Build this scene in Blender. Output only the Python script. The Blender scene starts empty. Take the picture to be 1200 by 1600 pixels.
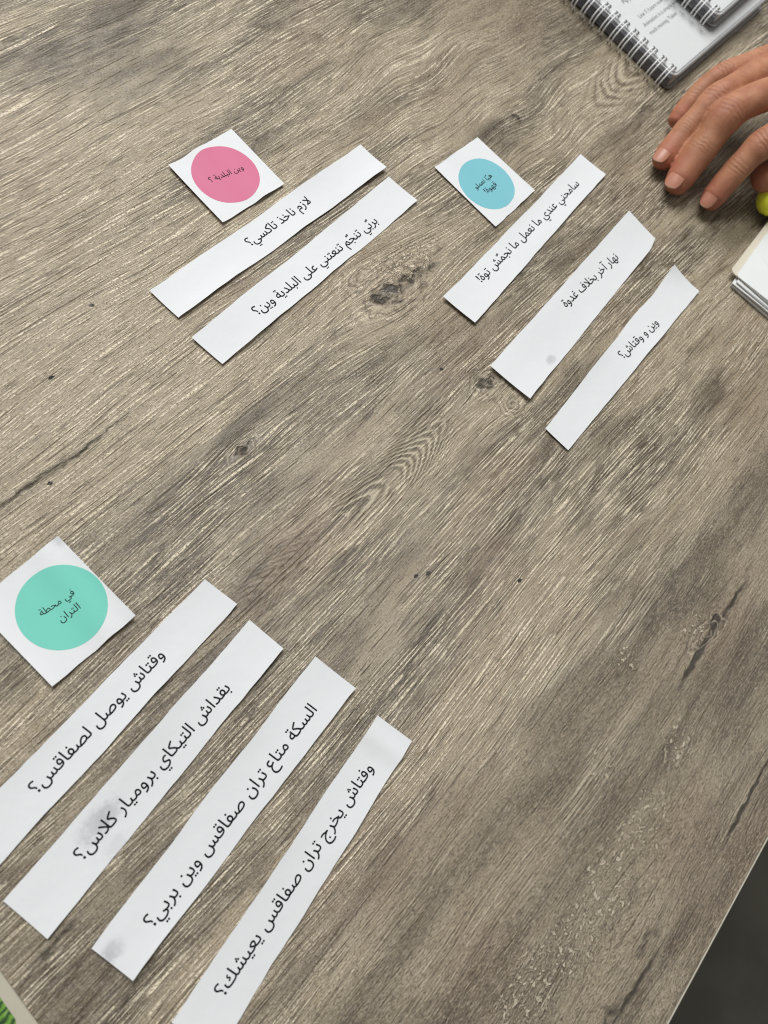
import bpy, bmesh, math, random, unicodedata
from mathutils import Vector, Matrix, noise as mn
random.seed(7)
MM = 0.001
scene = bpy.context.scene
COL = scene.collection

# ------------------------------------------------------------------ camera
cam_d = bpy.data.cameras.new('camera')
cam = bpy.data.objects.new('camera', cam_d); COL.objects.link(cam)
pitch, roll = math.radians(65.0), math.radians(41.85)
fw = Vector((0, math.cos(pitch), -math.sin(pitch)))
r0 = Vector((1, 0, 0)); u0 = r0.cross(fw)
rr = r0 * math.cos(roll) + u0 * math.sin(roll)
uu = -r0 * math.sin(roll) + u0 * math.cos(roll)
cam.matrix_world = Matrix(((rr.x, uu.x, -fw.x, 0), (rr.y, uu.y, -fw.y, 0), (rr.z, uu.z, -fw.z, 0.33), (0, 0, 0, 1)))
cam_d.sensor_fit = 'AUTO'; cam_d.sensor_width = 36.0; cam_d.lens = 36.0 * 1220 / 1600
cam_d.clip_start = 0.01; cam_d.clip_end = 50
cam_d.dof.use_dof = True; cam_d.dof.focus_distance = 0.37; cam_d.dof.aperture_fstop = 11.0
scene.camera = cam

# ------------------------------------------------------------------ world, lamps, exposure
w = bpy.data.worlds.new('World'); scene.world = w; w.use_nodes = True
bg = w.node_tree.nodes['Background']
bg.inputs[0].default_value = (1.0, 0.97, 0.92, 1); bg.inputs[1].default_value = 0.25

def area(name, loc, target, sx, sy, energy, color):
    l = bpy.data.lights.new(name, 'AREA'); l.shape = 'RECTANGLE'; l.size = sx; l.size_y = sy
    l.energy = energy; l.color = color
    o = bpy.data.objects.new(name, l); COL.objects.link(o); o.location = loc
    o.rotation_euler = (Vector(target) - Vector(loc)).to_track_quat('-Z', 'Y').to_euler()
area('window_light', (-1.40, 0.85, 2.05), (-.05, 0.25, 0), 1.7, 1.5, 91, (0.96, 0.985, 1.0))
scene.view_settings.view_transform = 'Standard'; scene.view_settings.look = 'None'
scene.view_settings.exposure = 0.0; scene.view_settings.gamma = 1.0
scene.view_settings.use_curve_mapping = False
scene.cycles.use_denoising = True; scene.cycles.filter_width = 1.05

# ------------------------------------------------------------------ helpers: objects
def tag(o, label=None, cat=None, group=None, kind=None):
    if label: o['label'] = label
    if cat: o['category'] = cat
    if group: o['group'] = group
    if kind: o['kind'] = kind
    return o
def empty(name, loc, rz=0.0):
    o = bpy.data.objects.new(name, None); COL.objects.link(o); o.empty_display_size = 0.02
    o.location = loc; o.rotation_euler = (0, 0, rz); return o
def mesh_obj(name, verts, faces, mat, parent=None, loc=(0, 0, 0), smooth=True):
    me = bpy.data.meshes.new(name); me.from_pydata([tuple(v) for v in verts], [], faces); me.update()
    if smooth:
        for p in me.polygons: p.use_smooth = True
    if mat: me.materials.append(mat)
    o = bpy.data.objects.new(name, me); COL.objects.link(o); o.location = loc
    if parent: o.parent = parent
    return o
def bm_obj(name, bm, mat, parent=None, loc=(0, 0, 0), smooth=False):
    me = bpy.data.meshes.new(name); bmesh.ops.recalc_face_normals(bm, faces=bm.faces); bm.to_mesh(me); bm.free()
    if smooth:
        for p in me.polygons: p.use_smooth = True
    if mat: me.materials.append(mat)
    o = bpy.data.objects.new(name, me); COL.objects.link(o); o.location = loc
    if parent: o.parent = parent
    return o
def add_tube(bm, pts, rad, seg=8, closed=False):
    pts = [Vector(p) for p in pts]; n = len(pts); rings = []
    for i, p in enumerate(pts):
        if closed: t = (pts[(i + 1) % n] - pts[i - 1])
        else: t = pts[min(i + 1, n - 1)] - pts[max(i - 1, 0)]
        t.normalize()
        a = Vector((1, 0, 0)) if abs(t.x) < 0.9 else Vector((0, 1, 0))
        if i and rings: a = rings[-1][1] - t * rings[-1][1].dot(t)
        else: a = a - t * a.dot(t)
        a.normalize(); b = t.cross(a)
        rd = rad[i] if isinstance(rad, (list, tuple)) else rad
        rings.append(([bm.verts.new(p + (a * math.cos(k * 2 * math.pi / seg) + b * math.sin(k * 2 * math.pi / seg)) * rd) for k in range(seg)], a))
    m = n if closed else n - 1
    for i in range(m):
        A, B = rings[i][0], rings[(i + 1) % n][0]
        for k in range(seg):
            bm.faces.new((A[k], A[(k + 1) % seg], B[(k + 1) % seg], B[k]))
    if not closed:
        bm.faces.new(list(reversed(rings[0][0]))); bm.faces.new(rings[-1][0])
def rounded_poly(corners, radii, seg=8):
    """corners: list of (x, y), counter-clockwise; returns outline with rounded corners"""
    out = []; n = len(corners)
    for i in range(n):
        p = Vector(corners[i]); a = Vector(corners[i - 1]) - p; b = Vector(corners[(i + 1) % n]) - p
        r = radii[i] if isinstance(radii, (list, tuple)) else radii
        if r <= 1e-7: out.append(p); continue
        a.normalize(); b.normalize(); half = a.angle(b) / 2
        d = r / math.tan(half); p1 = p + a * d; p2 = p + b * d
        c = p + (a + b).normalized() * (r / math.sin(half))
        v1 = p1 - c; v2 = p2 - c; an = v1.angle_signed(v2)
        for k in range(seg + 1):
            t = an * k / seg
            out.append(c + Vector((v1.x * math.cos(t) + v1.y * math.sin(t), -v1.x * math.sin(t) + v1.y * math.cos(t))))
    return out
def add_slab(bm, outline, z0, z1, bev=0.0):
    """extruded outline, optional chamfer of the upper rim"""
    n = len(outline)
    lo = [bm.verts.new((p[0], p[1], z0)) for p in outline]
    c = Vector((sum(p[0] for p in outline) / n, sum(p[1] for p in outline) / n))
    loops = [lo]
    if bev:
        loops.append([bm.verts.new((p[0], p[1], z1 - bev)) for p in outline])
        sh = []
        for i in range(n):
            a = Vector(outline[i - 1][:2]); b = Vector(outline[i][:2]); d = Vector(outline[(i + 1) % n][:2])
            t = (d - a).normalized(); nn = Vector((-t.y, t.x))
            q = b + nn * bev
            sh.append(bm.verts.new((q.x, q.y, z1)))
        loops.append(sh)
    else:
        loops.append([bm.verts.new((p[0], p[1], z1)) for p in outline])
    for A, B in zip(loops, loops[1:]):
        for i in range(n):
            bm.faces.new((A[i], A[(i + 1) % n], B[(i + 1) % n], B[i]))
    bm.faces.new(loops[-1]); bm.faces.new(list(reversed(lo)))

# ------------------------------------------------------------------ helpers: node materials
class NT:
    def __init__(s, name):
        s.mat = bpy.data.materials.new(name); s.mat.use_nodes = True
        s.t = s.mat.node_tree; s.b = s.t.nodes['Principled BSDF']
        s.tc = s.t.nodes.new('ShaderNodeTexCoord')
    def obj(s): return s.tc.outputs['Object']
    def put(s, sock, v):
        if isinstance(v, bpy.types.NodeSocket): s.t.links.new(v, sock)
        elif v is not None:
            if sock.type == 'RGBA' and len(v) == 3: v = (*v, 1)
            sock.default_value = v
    def m(s, op, a, b=None, c=None, clamp=False):
        n = s.t.nodes.new('ShaderNodeMath'); n.operation = op; n.use_clamp = clamp
        s.put(n.inputs[0], a); s.put(n.inputs[1], b)
        if c is not None: s.put(n.inputs[2], c)
        return n.outputs[0]
    def add(s, *a):
        r = a[0]
        for x in a[1:]: r = s.m('ADD', r, x)
        return r
    def mul(s, *a):
        r = a[0]
        for x in a[1:]: r = s.m('MULTIPLY', r, x)
        return r
    def step(s, v, lo, hi):
        n = s.t.nodes.new('ShaderNodeMapRange'); n.interpolation_type = 'SMOOTHSTEP'
        s.put(n.inputs[0], v); n.inputs[1].default_value = lo; n.inputs[2].default_value = hi
        return n.outputs[0]
    def comb(s, x, y, z=0.0):
        n = s.t.nodes.new('ShaderNodeCombineXYZ'); s.put(n.inputs[0], x); s.put(n.inputs[1], y); s.put(n.inputs[2], z)
        return n.outputs[0]
    def noise(s, vec, scale=1.0, detail=2.0, rough=0.5, dist=0.0):
        n = s.t.nodes.new('ShaderNodeTexNoise'); s.put(n.inputs['Vector'], vec)
        n.inputs['Scale'].default_value = scale; n.inputs['Detail'].default_value = detail
        n.inputs['Roughness'].default_value = rough; n.inputs['Distortion'].default_value = dist
        return n.outputs['Fac']
    def voro(s, vec, scale=1.0, feature='F1', rnd=1.0):
        n = s.t.nodes.new('ShaderNodeTexVoronoi'); n.feature = feature; s.put(n.inputs['Vector'], vec)
        n.inputs['Scale'].default_value = scale; n.inputs['Randomness'].default_value = rnd
        return n
    def mix(s, f, a, b, mode='MIX'):
        n = s.t.nodes.new('ShaderNodeMix'); n.data_type = 'RGBA'; n.blend_type = mode
        s.put(n.inputs['Factor'], f); s.put(n.inputs['A'] if 0 else n.inputs[6], a); s.put(n.inputs[7], b)
        return n.outputs[2]
    def gauss(s, vec, x, y, su, sv, rot=0.0):
        """exp(-r2) of an ellipse with half axes su (x), sv (y)"""
        n = s.t.nodes.new('ShaderNodeMapping'); n.vector_type = 'TEXTURE'; s.put(n.inputs[0], vec)
        n.inputs[1].default_value = (x, y, 0); n.inputs[2].default_value = (0, 0, math.radians(rot)); n.inputs[3].default_value = (su, sv, 1e6)
        l = s.t.nodes.new('ShaderNodeVectorMath'); l.operation = 'DOT_PRODUCT'
        s.t.links.new(n.outputs[0], l.inputs[0]); s.t.links.new(n.outputs[0], l.inputs[1])
        return s.m('EXPONENT', s.m('MULTIPLY', l.outputs['Value'], -1.0))
    def bump(s, h, strength, dist, normal=None):
        n = s.t.nodes.new('ShaderNodeBump'); n.inputs['Strength'].default_value = strength; n.inputs['Distance'].default_value = dist
        s.put(n.inputs['Height'], h)
        if normal is not None: s.put(n.inputs['Normal'], normal)
        return n.outputs['Normal']
    def out(s, **k):
        for a, v in k.items(): s.put(s.b.inputs[{'color': 'Base Color', 'rough': 'Roughness', 'spec': 'Specular IOR Level', 'normal': 'Normal', 'metal': 'Metallic', 'trans': 'Transmission Weight', 'alpha': 'Alpha', 'ior': 'IOR', 'sss': 'Subsurface Weight', 'coat': 'Coat Weight'}[a]], v)
        return s.mat

def simple(name, color, rough=0.5, var=0.06, scale=200.0, spec=0.5, metal=0.0):
    n = NT(name); f = n.noise(n.obj(), scale, 3)
    c = n.mix(f, tuple(c * (1 - var * 2) for c in color), tuple(min(1, c * (1 + var * 2)) for c in color))
    return n.out(color=c, rough=rough, spec=spec, metal=metal, normal=n.bump(f, 0.15, 0.0002))

import numpy as np
def wood_fields(X, Y):
    """where the knots, cracks, arches and pitted patches of the oak pattern sit (mm, x across the grain)"""
    def G(x, y, su, sv, rot=0.0):
        t = math.radians(rot); dx, dy = X - x, Y - y
        return np.exp(-(((dx * math.cos(t) + dy * math.sin(t)) / su) ** 2 + ((-dx * math.sin(t) + dy * math.cos(t)) / sv) ** 2))
    def st(v, a, b):
        t = np.clip((v - a) / (b - a), 0, 1); return t * t * (3 - 2 * t)
    flow = np.zeros_like(X)
    for (kx, ky, su, sv, k) in [(-88, 247, 17, 40, .80), (-104, 242, 9, 18, .6), (-17.4, 248, 7, 17, .85), (-3, 251, 7, 14, .8), (-74, 127, 5, 14, .8),
                                (150, 235, 9, 25, .7), (190, 97, 14, 34, .6), (-183, 369, 18, 40, .35), (-120, 455, 16, 40, .4)]:
        flow -= G(kx, ky, su, sv) * (X - kx) * k
    flow += (G(-175, 385, 60, 75) + G(-105, 430, 26, 60)) * np.sin(Y * .085 + X * .05) * 1.7
    ph = np.zeros_like(X); am = np.zeros_like(X)
    for (cx, cy, hw, y0, y1, c, dirn, fq) in [(-19.5, 150, 11, 66, 218, .50, 1, 1.5), (-100, 430, 14, 398, 520, .26, -1, .8)]:
        ccx = cx + 2.2 * np.sin(Y * .045); hh = hw * (.72 + .38 * st(Y, y0 + 20, y1 - 40))
        m = np.exp(-((X - ccx) / hh) ** 2) * (.45 + .55 * st(Y, y0 + 50, y0 + 85)) * st(Y, y0 - 4, y0 + 10) * (1 - st(Y, y1 - 9, y1 + 2))
        q = (Y * dirn + 8.0 * np.sin(Y * .07 + cx) + np.abs(X - ccx) ** 1.75 * c * 1.2) * fq
        ph = np.where(m > am, q, ph); am = np.maximum(am, m)
    pale = np.zeros_like(X)  # wood tone patches; the pale ones on the left also paint in sheen
    for (kx, ky, su, sv, a) in [(77.4,130.7, 10, 80, 1.0), (79.8,202.1, 7, 40, .8), (-142.7,103.4, 30, 70, 1.2), (-106.5,138.0, 12, 40, .7), (-215.5,133.9, 50, 70, 1.0), (-97.9,440.7, 20, 50, .8), (-111.5,236.3, 14, 40, .6), (65.4,25.2, 8, 50, .6), (107.5,10.7, 8, 40, .5),
                                (1.2,24.9, 10, 40, -1.0), (-23.9,93.0, 12, 30, -.6), (23.4,101.1, 10, 50, -.5), (-272.7,238.0, 60, 40, -.6), (-54.8,224.6, 14, 60, -.6), (131.6,292.4, 22, 60, .35), (150.2,69.8, 30, 40, .15), (166.4,141.5, 25, 60, .3), (32.4,-58.3, 25, 40, -.5), (112.9,83.1, 18, 50, -.35), (49.9,306.3, 30, 60, -.2)]:
        pale += G(kx, ky, su, sv) * a
    X0, Y0 = X, Y
    X = X0 + 1.1 * np.sin(Y0 * .55 + X0 * .3) + .7 * np.sin(Y0 * 1.13 - X0 * .8 + 1) + .5 * np.sin(X0 * 1.7 + Y0 * .21)
    Y = Y0 + 1.6 * np.sin(X0 * .62 + 2) + 1.0 * np.sin(X0 * 1.4 + Y0 * .5)
    XW, YW = X, Y
    knot = np.zeros_like(X)
    KN = [(-87.7,244.8, 4.6, 8, -12, 1.6), (-88.6,236.6, 3.0, 5, 20, 1.3), (-81.3,245.0, 2.2, 5, 0, .8), (-84.3,275.1, 1.6, 9, -8, .9), (-86.7,260.4, 3.0, 14, -6, 1.0), (-18.8,248.0, 4.2, 7, 0, 1.3), (-2.8,250.1, 5.0, 5, 0, .7), (-73.7,126.3, 3.0, 6, 0, 1.0),
          (150.3,239.9, 3.2, 7, 0, 1.4), (151.7,218.6, 1.6, 22, 3, 1.5), (151.3,257.5, 1.3, 20, 2, 1.1), (209.8,180.5, 0.9, 30, 2, 1.5), (207.7,78.7, 1.5, 22, -2, 1.1), (201.6,96.9, 2.2, 12, -2, .8), (203.9,62.4, 2.4, 14, 0, .9),
          (-117.8,78.2, 1.0, 34, 2, 1.0), (-119.3,43.6, 1.3, 30, 0, .95), (-305.4,196.1, 3.0, 22, 3, .62), (-297.3,182.0, 7, 18, 0, .55), (-121.9,404.3, 2.6, 6, -30, 1.0), (-28.6,86.1, 3, 10, 0, .6), (-20.8,82.1, 5, 10, 0, .5), (11.7,15.0, 4, 40, 0, .42), (33.6,-19.9, 4, 30, 0, .35), (18.2,-54.5, 2, 20, 4, .8)]
    for (kx, ky, su, sv, rot, stg) in KN:
        wk = 1.0 if su > 2 else .32                      # cracks stay lines, knots get ragged outlines
        X, Y = X0 + (XW - X0) * wk, Y0 + (YW - Y0) * wk
        knot = np.maximum(knot, G(kx, ky, su, sv, rot) * stg)
    X, Y = X0, Y0
    speck = np.zeros_like(X)
    for (kx, ky) in [(22.7,142.0), (25.9,147.3), (60.2,178.3), (-116.0,193.9), (-151.8,87.1), (-39.8,233.5), (-169.1,124.0), (-114.8,55.0)]: speck = np.maximum(speck, G(kx, ky, .9, 1.3))
    X, Y = X0 + (XW - X0) * .5, Y0 + (YW - Y0) * .5
    halo = np.zeros_like(X)
    for (kx, ky, su, sv) in [(-88.2,247.4, 14, 26), (-103.1,241.2, 6, 12), (-18.1,248.3, 8, 13), (-2.1,250.4, 8, 9), (-73.7,126.3, 4, 10), (149.5,232.1, 5, 16)]: halo = np.maximum(halo, G(kx, ky, su, sv, -6))
    X, Y = X0, Y0
    pit = np.zeros_like(X)
    for (kx, ky, su, sv) in [(174.2,103.0, 16, 22), (174.8,71.7, 14, 24), (175.1,134.8, 14, 24), (-94.7,269.5, 12, 22), (143.2,228.1, 9, 14), (143.6,139.3, 9, 14), (167.0,176.4, 9, 14), (172.6,46.2, 14, 20), (122.9,187.8, 7, 9)]: pit = np.maximum(pit, G(kx, ky, su, sv))
    return dict(flow=flow, arch_phase=ph, arch_mask=am, pale=pale, halo=halo, knot=knot, speck=speck, pitted=pit, rough_patch=G(-180, 470, 60, 60) * .7)

def wood_material():
    n = NT('embossed_oak_laminate')
    sc = n.t.nodes.new('ShaderNodeVectorMath'); sc.operation = 'SCALE'; n.t.links.new(n.obj(), sc.inputs[0]); sc.inputs['Scale'].default_value = 1000.0
    P = sc.outputs[0]                                        # millimetres: x across the grain, y along it
    sep = n.t.nodes.new('ShaderNodeSeparateXYZ'); n.t.links.new(P, sep.inputs[0]); X, Y = sep.outputs[0], sep.outputs[1]
    def attr(name):
        q = n.t.nodes.new('ShaderNodeAttribute'); q.attribute_name = name; return q.outputs['Fac']
    # ---- flow field: level lines of F are the grain lines; it bends round the knots listed in wood_fields()
    warp = n.m('MULTIPLY', n.m('SUBTRACT', n.noise(n.comb(n.mul(X, 0.012), n.mul(Y, 0.0042)), 1, 2, 0.4), 0.5), 20.0)
    warp2 = n.m('MULTIPLY', n.m('SUBTRACT', n.noise(n.comb(n.mul(X, 0.06), n.mul(Y, 0.02), 5.0), 1, 2, 0.5), 0.5), 1.6)
    F = n.add(X, warp, warp2, attr('flow'))
    jit = n.m('MULTIPLY', n.m('SUBTRACT', n.noise(n.comb(n.mul(X, .7), n.mul(Y, .09), 3.0), 1, 3, .6), .5), 7.0)
    lf = n.m('MULTIPLY', n.m('SUBTRACT', n.noise(n.comb(n.mul(X, .05), n.mul(Y, .04), 7.0), 1, 2, .5), .5), 14.0)
    arch = n.mul(n.m('SINE', n.mul(n.add(attr('arch_phase'), jit, lf), .55)), attr('arch_mask'))
    arch = n.mul(arch, n.step(n.noise(n.comb(0.0, n.mul(Y, .05), 2.0), 1, 1), .25, .5))
    # ---- masks
    rough_m = n.m('MINIMUM', n.add(n.mul(n.step(n.add(X, n.m('MULTIPLY', n.noise(n.comb(n.mul(X, .03), n.mul(Y, .008), 9.), 1, 2), 60.0)), 118, 150), .85),
                                   attr('rough_patch')), 1.0)
    pat = n.noise(n.comb(n.mul(F, 0.035), n.mul(Y, 0.0065), 3.0), 1, 3, 0.55)        # long light and dark boards of tone
    pat2 = n.noise(n.comb(n.mul(F, 0.12), n.mul(Y, 0.03), 13.0), 1, 3, 0.6)
    dens = n.step(n.add(n.mul(n.noise(n.comb(n.mul(F, 0.06), n.mul(Y, 0.012), 21.0), 1, 2), 1.0), n.mul(rough_m, -0.22), n.mul(attr('pale'), .25)), 0.30, 0.58)
    # ---- fine streaks: rows of pores, each row with its own dashes
    def rows(freq, wob, dash, seed, lo, hi):
        ph = n.add(n.mul(F, freq), n.mul(n.noise(n.comb(n.mul(F, .22), n.mul(Y, .010), seed), 1, 2), wob))
        fl = n.m('FLOOR', ph); fr = n.m('FRACT', ph)
        tri = n.m('SUBTRACT', 1.0, n.m('ABSOLUTE', n.m('SUBTRACT', n.mul(fr, 2.0), 1.0)))
        gate = n.noise(n.comb(n.mul(fl, 3.713), n.mul(Y, dash), seed + 3.0), 1, 2, .6)
        width = n.noise(n.comb(n.mul(fl, 1.37), n.mul(Y, dash * 3), seed + 7.0), 1, 1)
        return n.mul(n.step(n.add(tri, n.mul(n.m('SUBTRACT', width, .5), .9)), .50, .92), n.step(gate, lo, hi))
    r1 = rows(.62, 3.0, .036, 1.0, .41, .48)
    r2 = rows(1.25, 5.0, .055, 11.0, .46, .54)
    rd = rows(.48, 4.0, .030, 23.0, .46, .56)
    l2 = n.noise(n.comb(n.mul(F, 0.40), n.mul(Y, 0.012), 1.0), 1, 3, 0.6)
    grit = n.noise(n.comb(n.mul(X, 1.5), n.mul(Y, .75), 6.0), 1, 3, 0.75)
    flake = n.noise(n.comb(n.mul(F, 1.7), n.mul(Y, 0.12), 8.0), 1, 3, 0.65)
    flk = n.noise(n.comb(n.mul(F, 1.5), n.mul(Y, .26), 41.0), 1, 4, .72)
    light = n.mul(n.m('MAXIMUM', r1, n.mul(r2, .7)), dens, n.step(grit, .28, .52))
    dark = rd
    darkl = n.step(l2, 0.42, 0.28)
    # ---- colour
    base = n.mix(n.step(n.add(pat, n.mul(attr('pale'), .22)), 0.36, 0.64), (.078, .061, .040), (.320, .268, .186))
    base = n.mix(n.mul(n.step(pat2, 0.40, 0.70), .45), base, (.385, .335, .243))
    base = n.mix(n.mul(n.step(pat2, 0.46, 0.26), .30), base, (.072, .057, .038))
    reds = n.noise(n.comb(n.mul(X, .02), n.mul(Y, .01), 31.), 1, 2)
    base = n.mix(n.mul(n.step(reds, .50, .70), .40), base, (.22, .150, .098))
    base = n.mix(n.mul(n.step(flake, .48, .70), .30), base, (.37, .335, .265))
    base = n.mix(n.mul(n.step(flake, .47, .30), .38), base, (.065, .052, .035))
    base = n.mix(n.mul(n.step(grit, .48, .34), n.add(.62, n.mul(rough_m, .25))), base, (.055, .044, .030))
    base = n.mix(n.mul(n.step(grit, .53, .66), n.add(.42, n.mul(rough_m, .25))), base, (.455, .41, .31))
    base = n.mix(n.mul(n.step(flk, .52, .63), n.mul(rough_m, .62)), base, (.47, .415, .315))
    base = n.mix(n.mul(n.step(flk, .48, .38), n.mul(rough_m, .55)), base, (.060, .047, .032))
    base = n.mix(n.mul(darkl, .32), base, (.060, .047, .031))
    base = n.mix(n.mul(dark, n.add(.50, n.mul(rough_m, -.22))), base, (.050, .039, .025))
    base = n.mix(n.mul(light, n.add(.95, n.mul(rough_m, -.35))), base, (.74, .665, .515))
    base = n.mix(n.mul(n.step(arch, .10, .80), .50), base, (.060, .047, .030))
    base = n.mix(n.mul(n.step(n.add(arch, n.mul(n.m('SUBTRACT', grit, .5), .8)), -.50, -.85), .70), base, (.52, .47, .36))
    # ---- knots, cracks, spots (x, y, half width, half length, rotation, strength)
    km = n.m('MULTIPLY', attr('knot'), n.add(.12, n.mul(n.noise(n.comb(n.mul(X, .5), n.mul(Y, .26)), 1, 5, .75), 1.7)))
    base = n.mix(n.mul(n.step(km, .12, .75), .55), base, (.060, .050, .038))
    base = n.mix(n.mul(n.step(n.add(km, n.mul(n.m('SUBTRACT', grit, .5), 1.1)), .62, 1.0), .75), base, (.022, .018, .014))
    ring = n.m('SINE', n.add(n.mul(attr('halo'), 24.0), n.mul(n.noise(n.comb(n.mul(X, .16), n.mul(Y, .06)), 1, 4, .6), 15.0)))
    hm_ = n.mul(n.step(attr('halo'), .10, .40), n.step(n.noise(P, .12, 2), .32, .52))
    base = n.mix(n.mul(n.step(ring, .45, .95), hm_, .55), base, (.062, .050, .036))
    base = n.mix(n.mul(n.step(ring, -.55, -.98), hm_, .38), base, (.56, .50, .39))
    base = n.mix(n.step(attr('speck'), .25, .5), base, (.018, .014, .010))
    # ---- pitted patches with raised chips
    pit = attr('pitted')
    cn = n.noise(n.comb(n.mul(X, .42), n.mul(Y, .30), 17.0), 1, 4, .62)
    cn2 = n.noise(n.comb(n.mul(X, .9), n.mul(Y, .7), 19.0), 1, 3, .6)
    chip = n.mul(n.step(n.add(cn, n.mul(n.m('SUBTRACT', cn2, .5), .6)), .525, .60), n.step(n.add(pit, n.mul(n.m('SUBTRACT', n.noise(P, .08, 2), .5), .9)), .35, .70))
    base = n.mix(n.mul(chip, .75), base, (.64, .57, .44))
    # ---- relief
    h = n.add(n.mul(light, .55), n.mul(dark, -.5), n.mul(n.m('SUBTRACT', flake, .5), .9), n.mul(n.m('SUBTRACT', grit, .5), n.add(.45, n.mul(rough_m, .9))), n.mul(chip, 3.0), n.mul(n.m('SUBTRACT', flk, .5), n.mul(rough_m, 1.6)), n.mul(n.step(km, .5, 1.1), -1.2), n.mul(arch, -.5), n.mul(n.m('SUBTRACT', n.noise(P, .18, 3), .5), .8))
    nrm = n.bump(h, 0.9, 0.0006)
    rg = n.add(.36, n.mul(n.m('SUBTRACT', flake, .5), .25), n.mul(light, -.06))
    base = n.mix(1.0, base, (1.045, 1.0, .965), 'MULTIPLY')
    return n.out(color=base, rough=rg, spec=.46, normal=nrm)

def paper_material(name, smudges=(), tint=(.675, .672, .675)):
    n = NT(name); sc = n.t.nodes.new('ShaderNodeVectorMath'); sc.operation = 'SCALE'; n.t.links.new(n.obj(), sc.inputs[0]); sc.inputs['Scale'].default_value = 1000.0
    P = sc.outputs[0]
    f = n.noise(P, 2.2, 4, .65); lf = n.noise(P, .06, 3, .5)
    c = n.mix(n.mul(n.step(f, .3, .7), .5), tuple(t * .955 for t in tint), tuple(min(.85, t * 1.02) for t in tint))
    c = n.mix(n.mul(n.step(lf, .55, .8), .25), c, tuple(t * .93 for t in tint))
    for (x, y, su, sv, st, rot) in smudges:
        g = n.mul(n.gauss(P, x, y, su, sv, rot), n.add(-.25, n.mul(n.noise(P, .38, 5, .75), 2.3)))
        c = n.mix(n.mul(n.step(g, .12, .85), st), c, (.34, .34, .36))
    return n.out(color=c, rough=.62, spec=.25, normal=n.bump(n.add(n.mul(f, .25), n.mul(n.noise(P, .10, 2), 3.0)), .25, .0003))

def print_material(name, col):
    n = NT(name); f = n.noise(n.obj(), 2600, 3, .6)
    c = n.mix(f, tuple(x * .93 for x in col), tuple(min(1, x * 1.06) for x in col))
    return n.out(color=c, rough=.6, spec=.25, normal=n.bump(f, .08, .0001))

INK = print_material('black_printer_ink', (.011, .011, .013)); INK.node_tree.nodes['Principled BSDF'].inputs['Specular IOR Level'].default_value = .08

# ------------------------------------------------------------------ floor and table
bm = bmesh.new(); bmesh.ops.create_grid(bm, x_segments=2, y_segments=2, size=4.0)
nf = NT('dark_floor')
fl = nf.mix(nf.step(nf.noise(nf.obj(), 6, 4, .6), .35, .7), (.050, .045, .034), (.078, .070, .053))
fl = nf.mix(nf.step(nf.noise(nf.obj(), 2.2, 2, .5), .56, .66), fl, (.085, .048, .030))
tag(bm_obj('floor', bm, nf.out(color=fl, rough=.6), loc=(0, 0, -.74)), 'dark olive grey floor below the table edge', kind='structure')

WOOD = wood_material()
RZ = math.radians(-3.2)
table = tag(empty('table', (0, 0, -.74), RZ), 'large table with grey brown oak grain top, knots and cracks', 'table')
XL = np.concatenate([np.linspace(-950, -380, 12), np.arange(-370, 226.5, 0.8), [226.8]])
YL = np.concatenate([np.linspace(-550, -150, 10), np.arange(-140, 700, 1.5), np.linspace(710, 1350, 16)])
GX, GY = np.meshgrid(XL, YL); nx, ny = len(XL), len(YL)
V = np.zeros((nx * ny + 4, 3)); V[:-4, 0] = GX.ravel() * MM; V[:-4, 1] = GY.ravel() * MM; V[:-4, 2] = .74
V[-4:] = [(-.95, -.55, .714), (.2268, -.55, .714), (.2268, 1.35, .714), (-.95, 1.35, .714)]
ii, jj = np.meshgrid(np.arange(nx - 1), np.arange(ny - 1)); q = (jj * nx + ii).ravel()
F4 = np.stack([q, q + 1, q + nx + 1, q + nx], 1)
N0 = nx * ny
rimf = [list(range(nx)) + [N0 + 1, N0], [j * nx + nx - 1 for j in range(ny)] + [N0 + 2, N0 + 1],
        [(ny - 1) * nx + i for i in range(nx - 1, -1, -1)] + [N0 + 3, N0 + 2], [j * nx for j in range(ny - 1, -1, -1)] + [N0, N0 + 3], [N0 + 3, N0 + 2, N0 + 1, N0]]
me = bpy.data.meshes.new('table_top'); me.from_pydata(V.tolist(), [], F4.tolist() + [f[::-1] if 0 else f for f in rimf]); me.update()
for nm_, val in wood_fields(GX, GY).items():
    at = me.attributes.new(nm_, 'FLOAT', 'POINT'); at.data.foreach_set('value', np.concatenate([val.ravel(), np.zeros(4)]).astype(np.float32))
me.materials.append(WOOD)
top = bpy.data.objects.new('table_top', me); COL.objects.link(top); top.parent = table
nb = NT('grey_edge_band'); fb = nb.noise(nb.obj(), 400, 3)
EDGE = nb.out(color=nb.mix(fb, (.30, .27, .21), (.42, .39, .31)), rough=.45, normal=nb.bump(fb, .3, .0002))
bm = bmesh.new()
pts = [(.2270, -.5450), (.2284, -.5450), (.2284, 1.3450), (.2270, 1.3450)]
add_slab(bm, pts, .74 - .0262, .74 - .0003, .0006)
bm_obj('edge_band', bm, EDGE, table)

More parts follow.
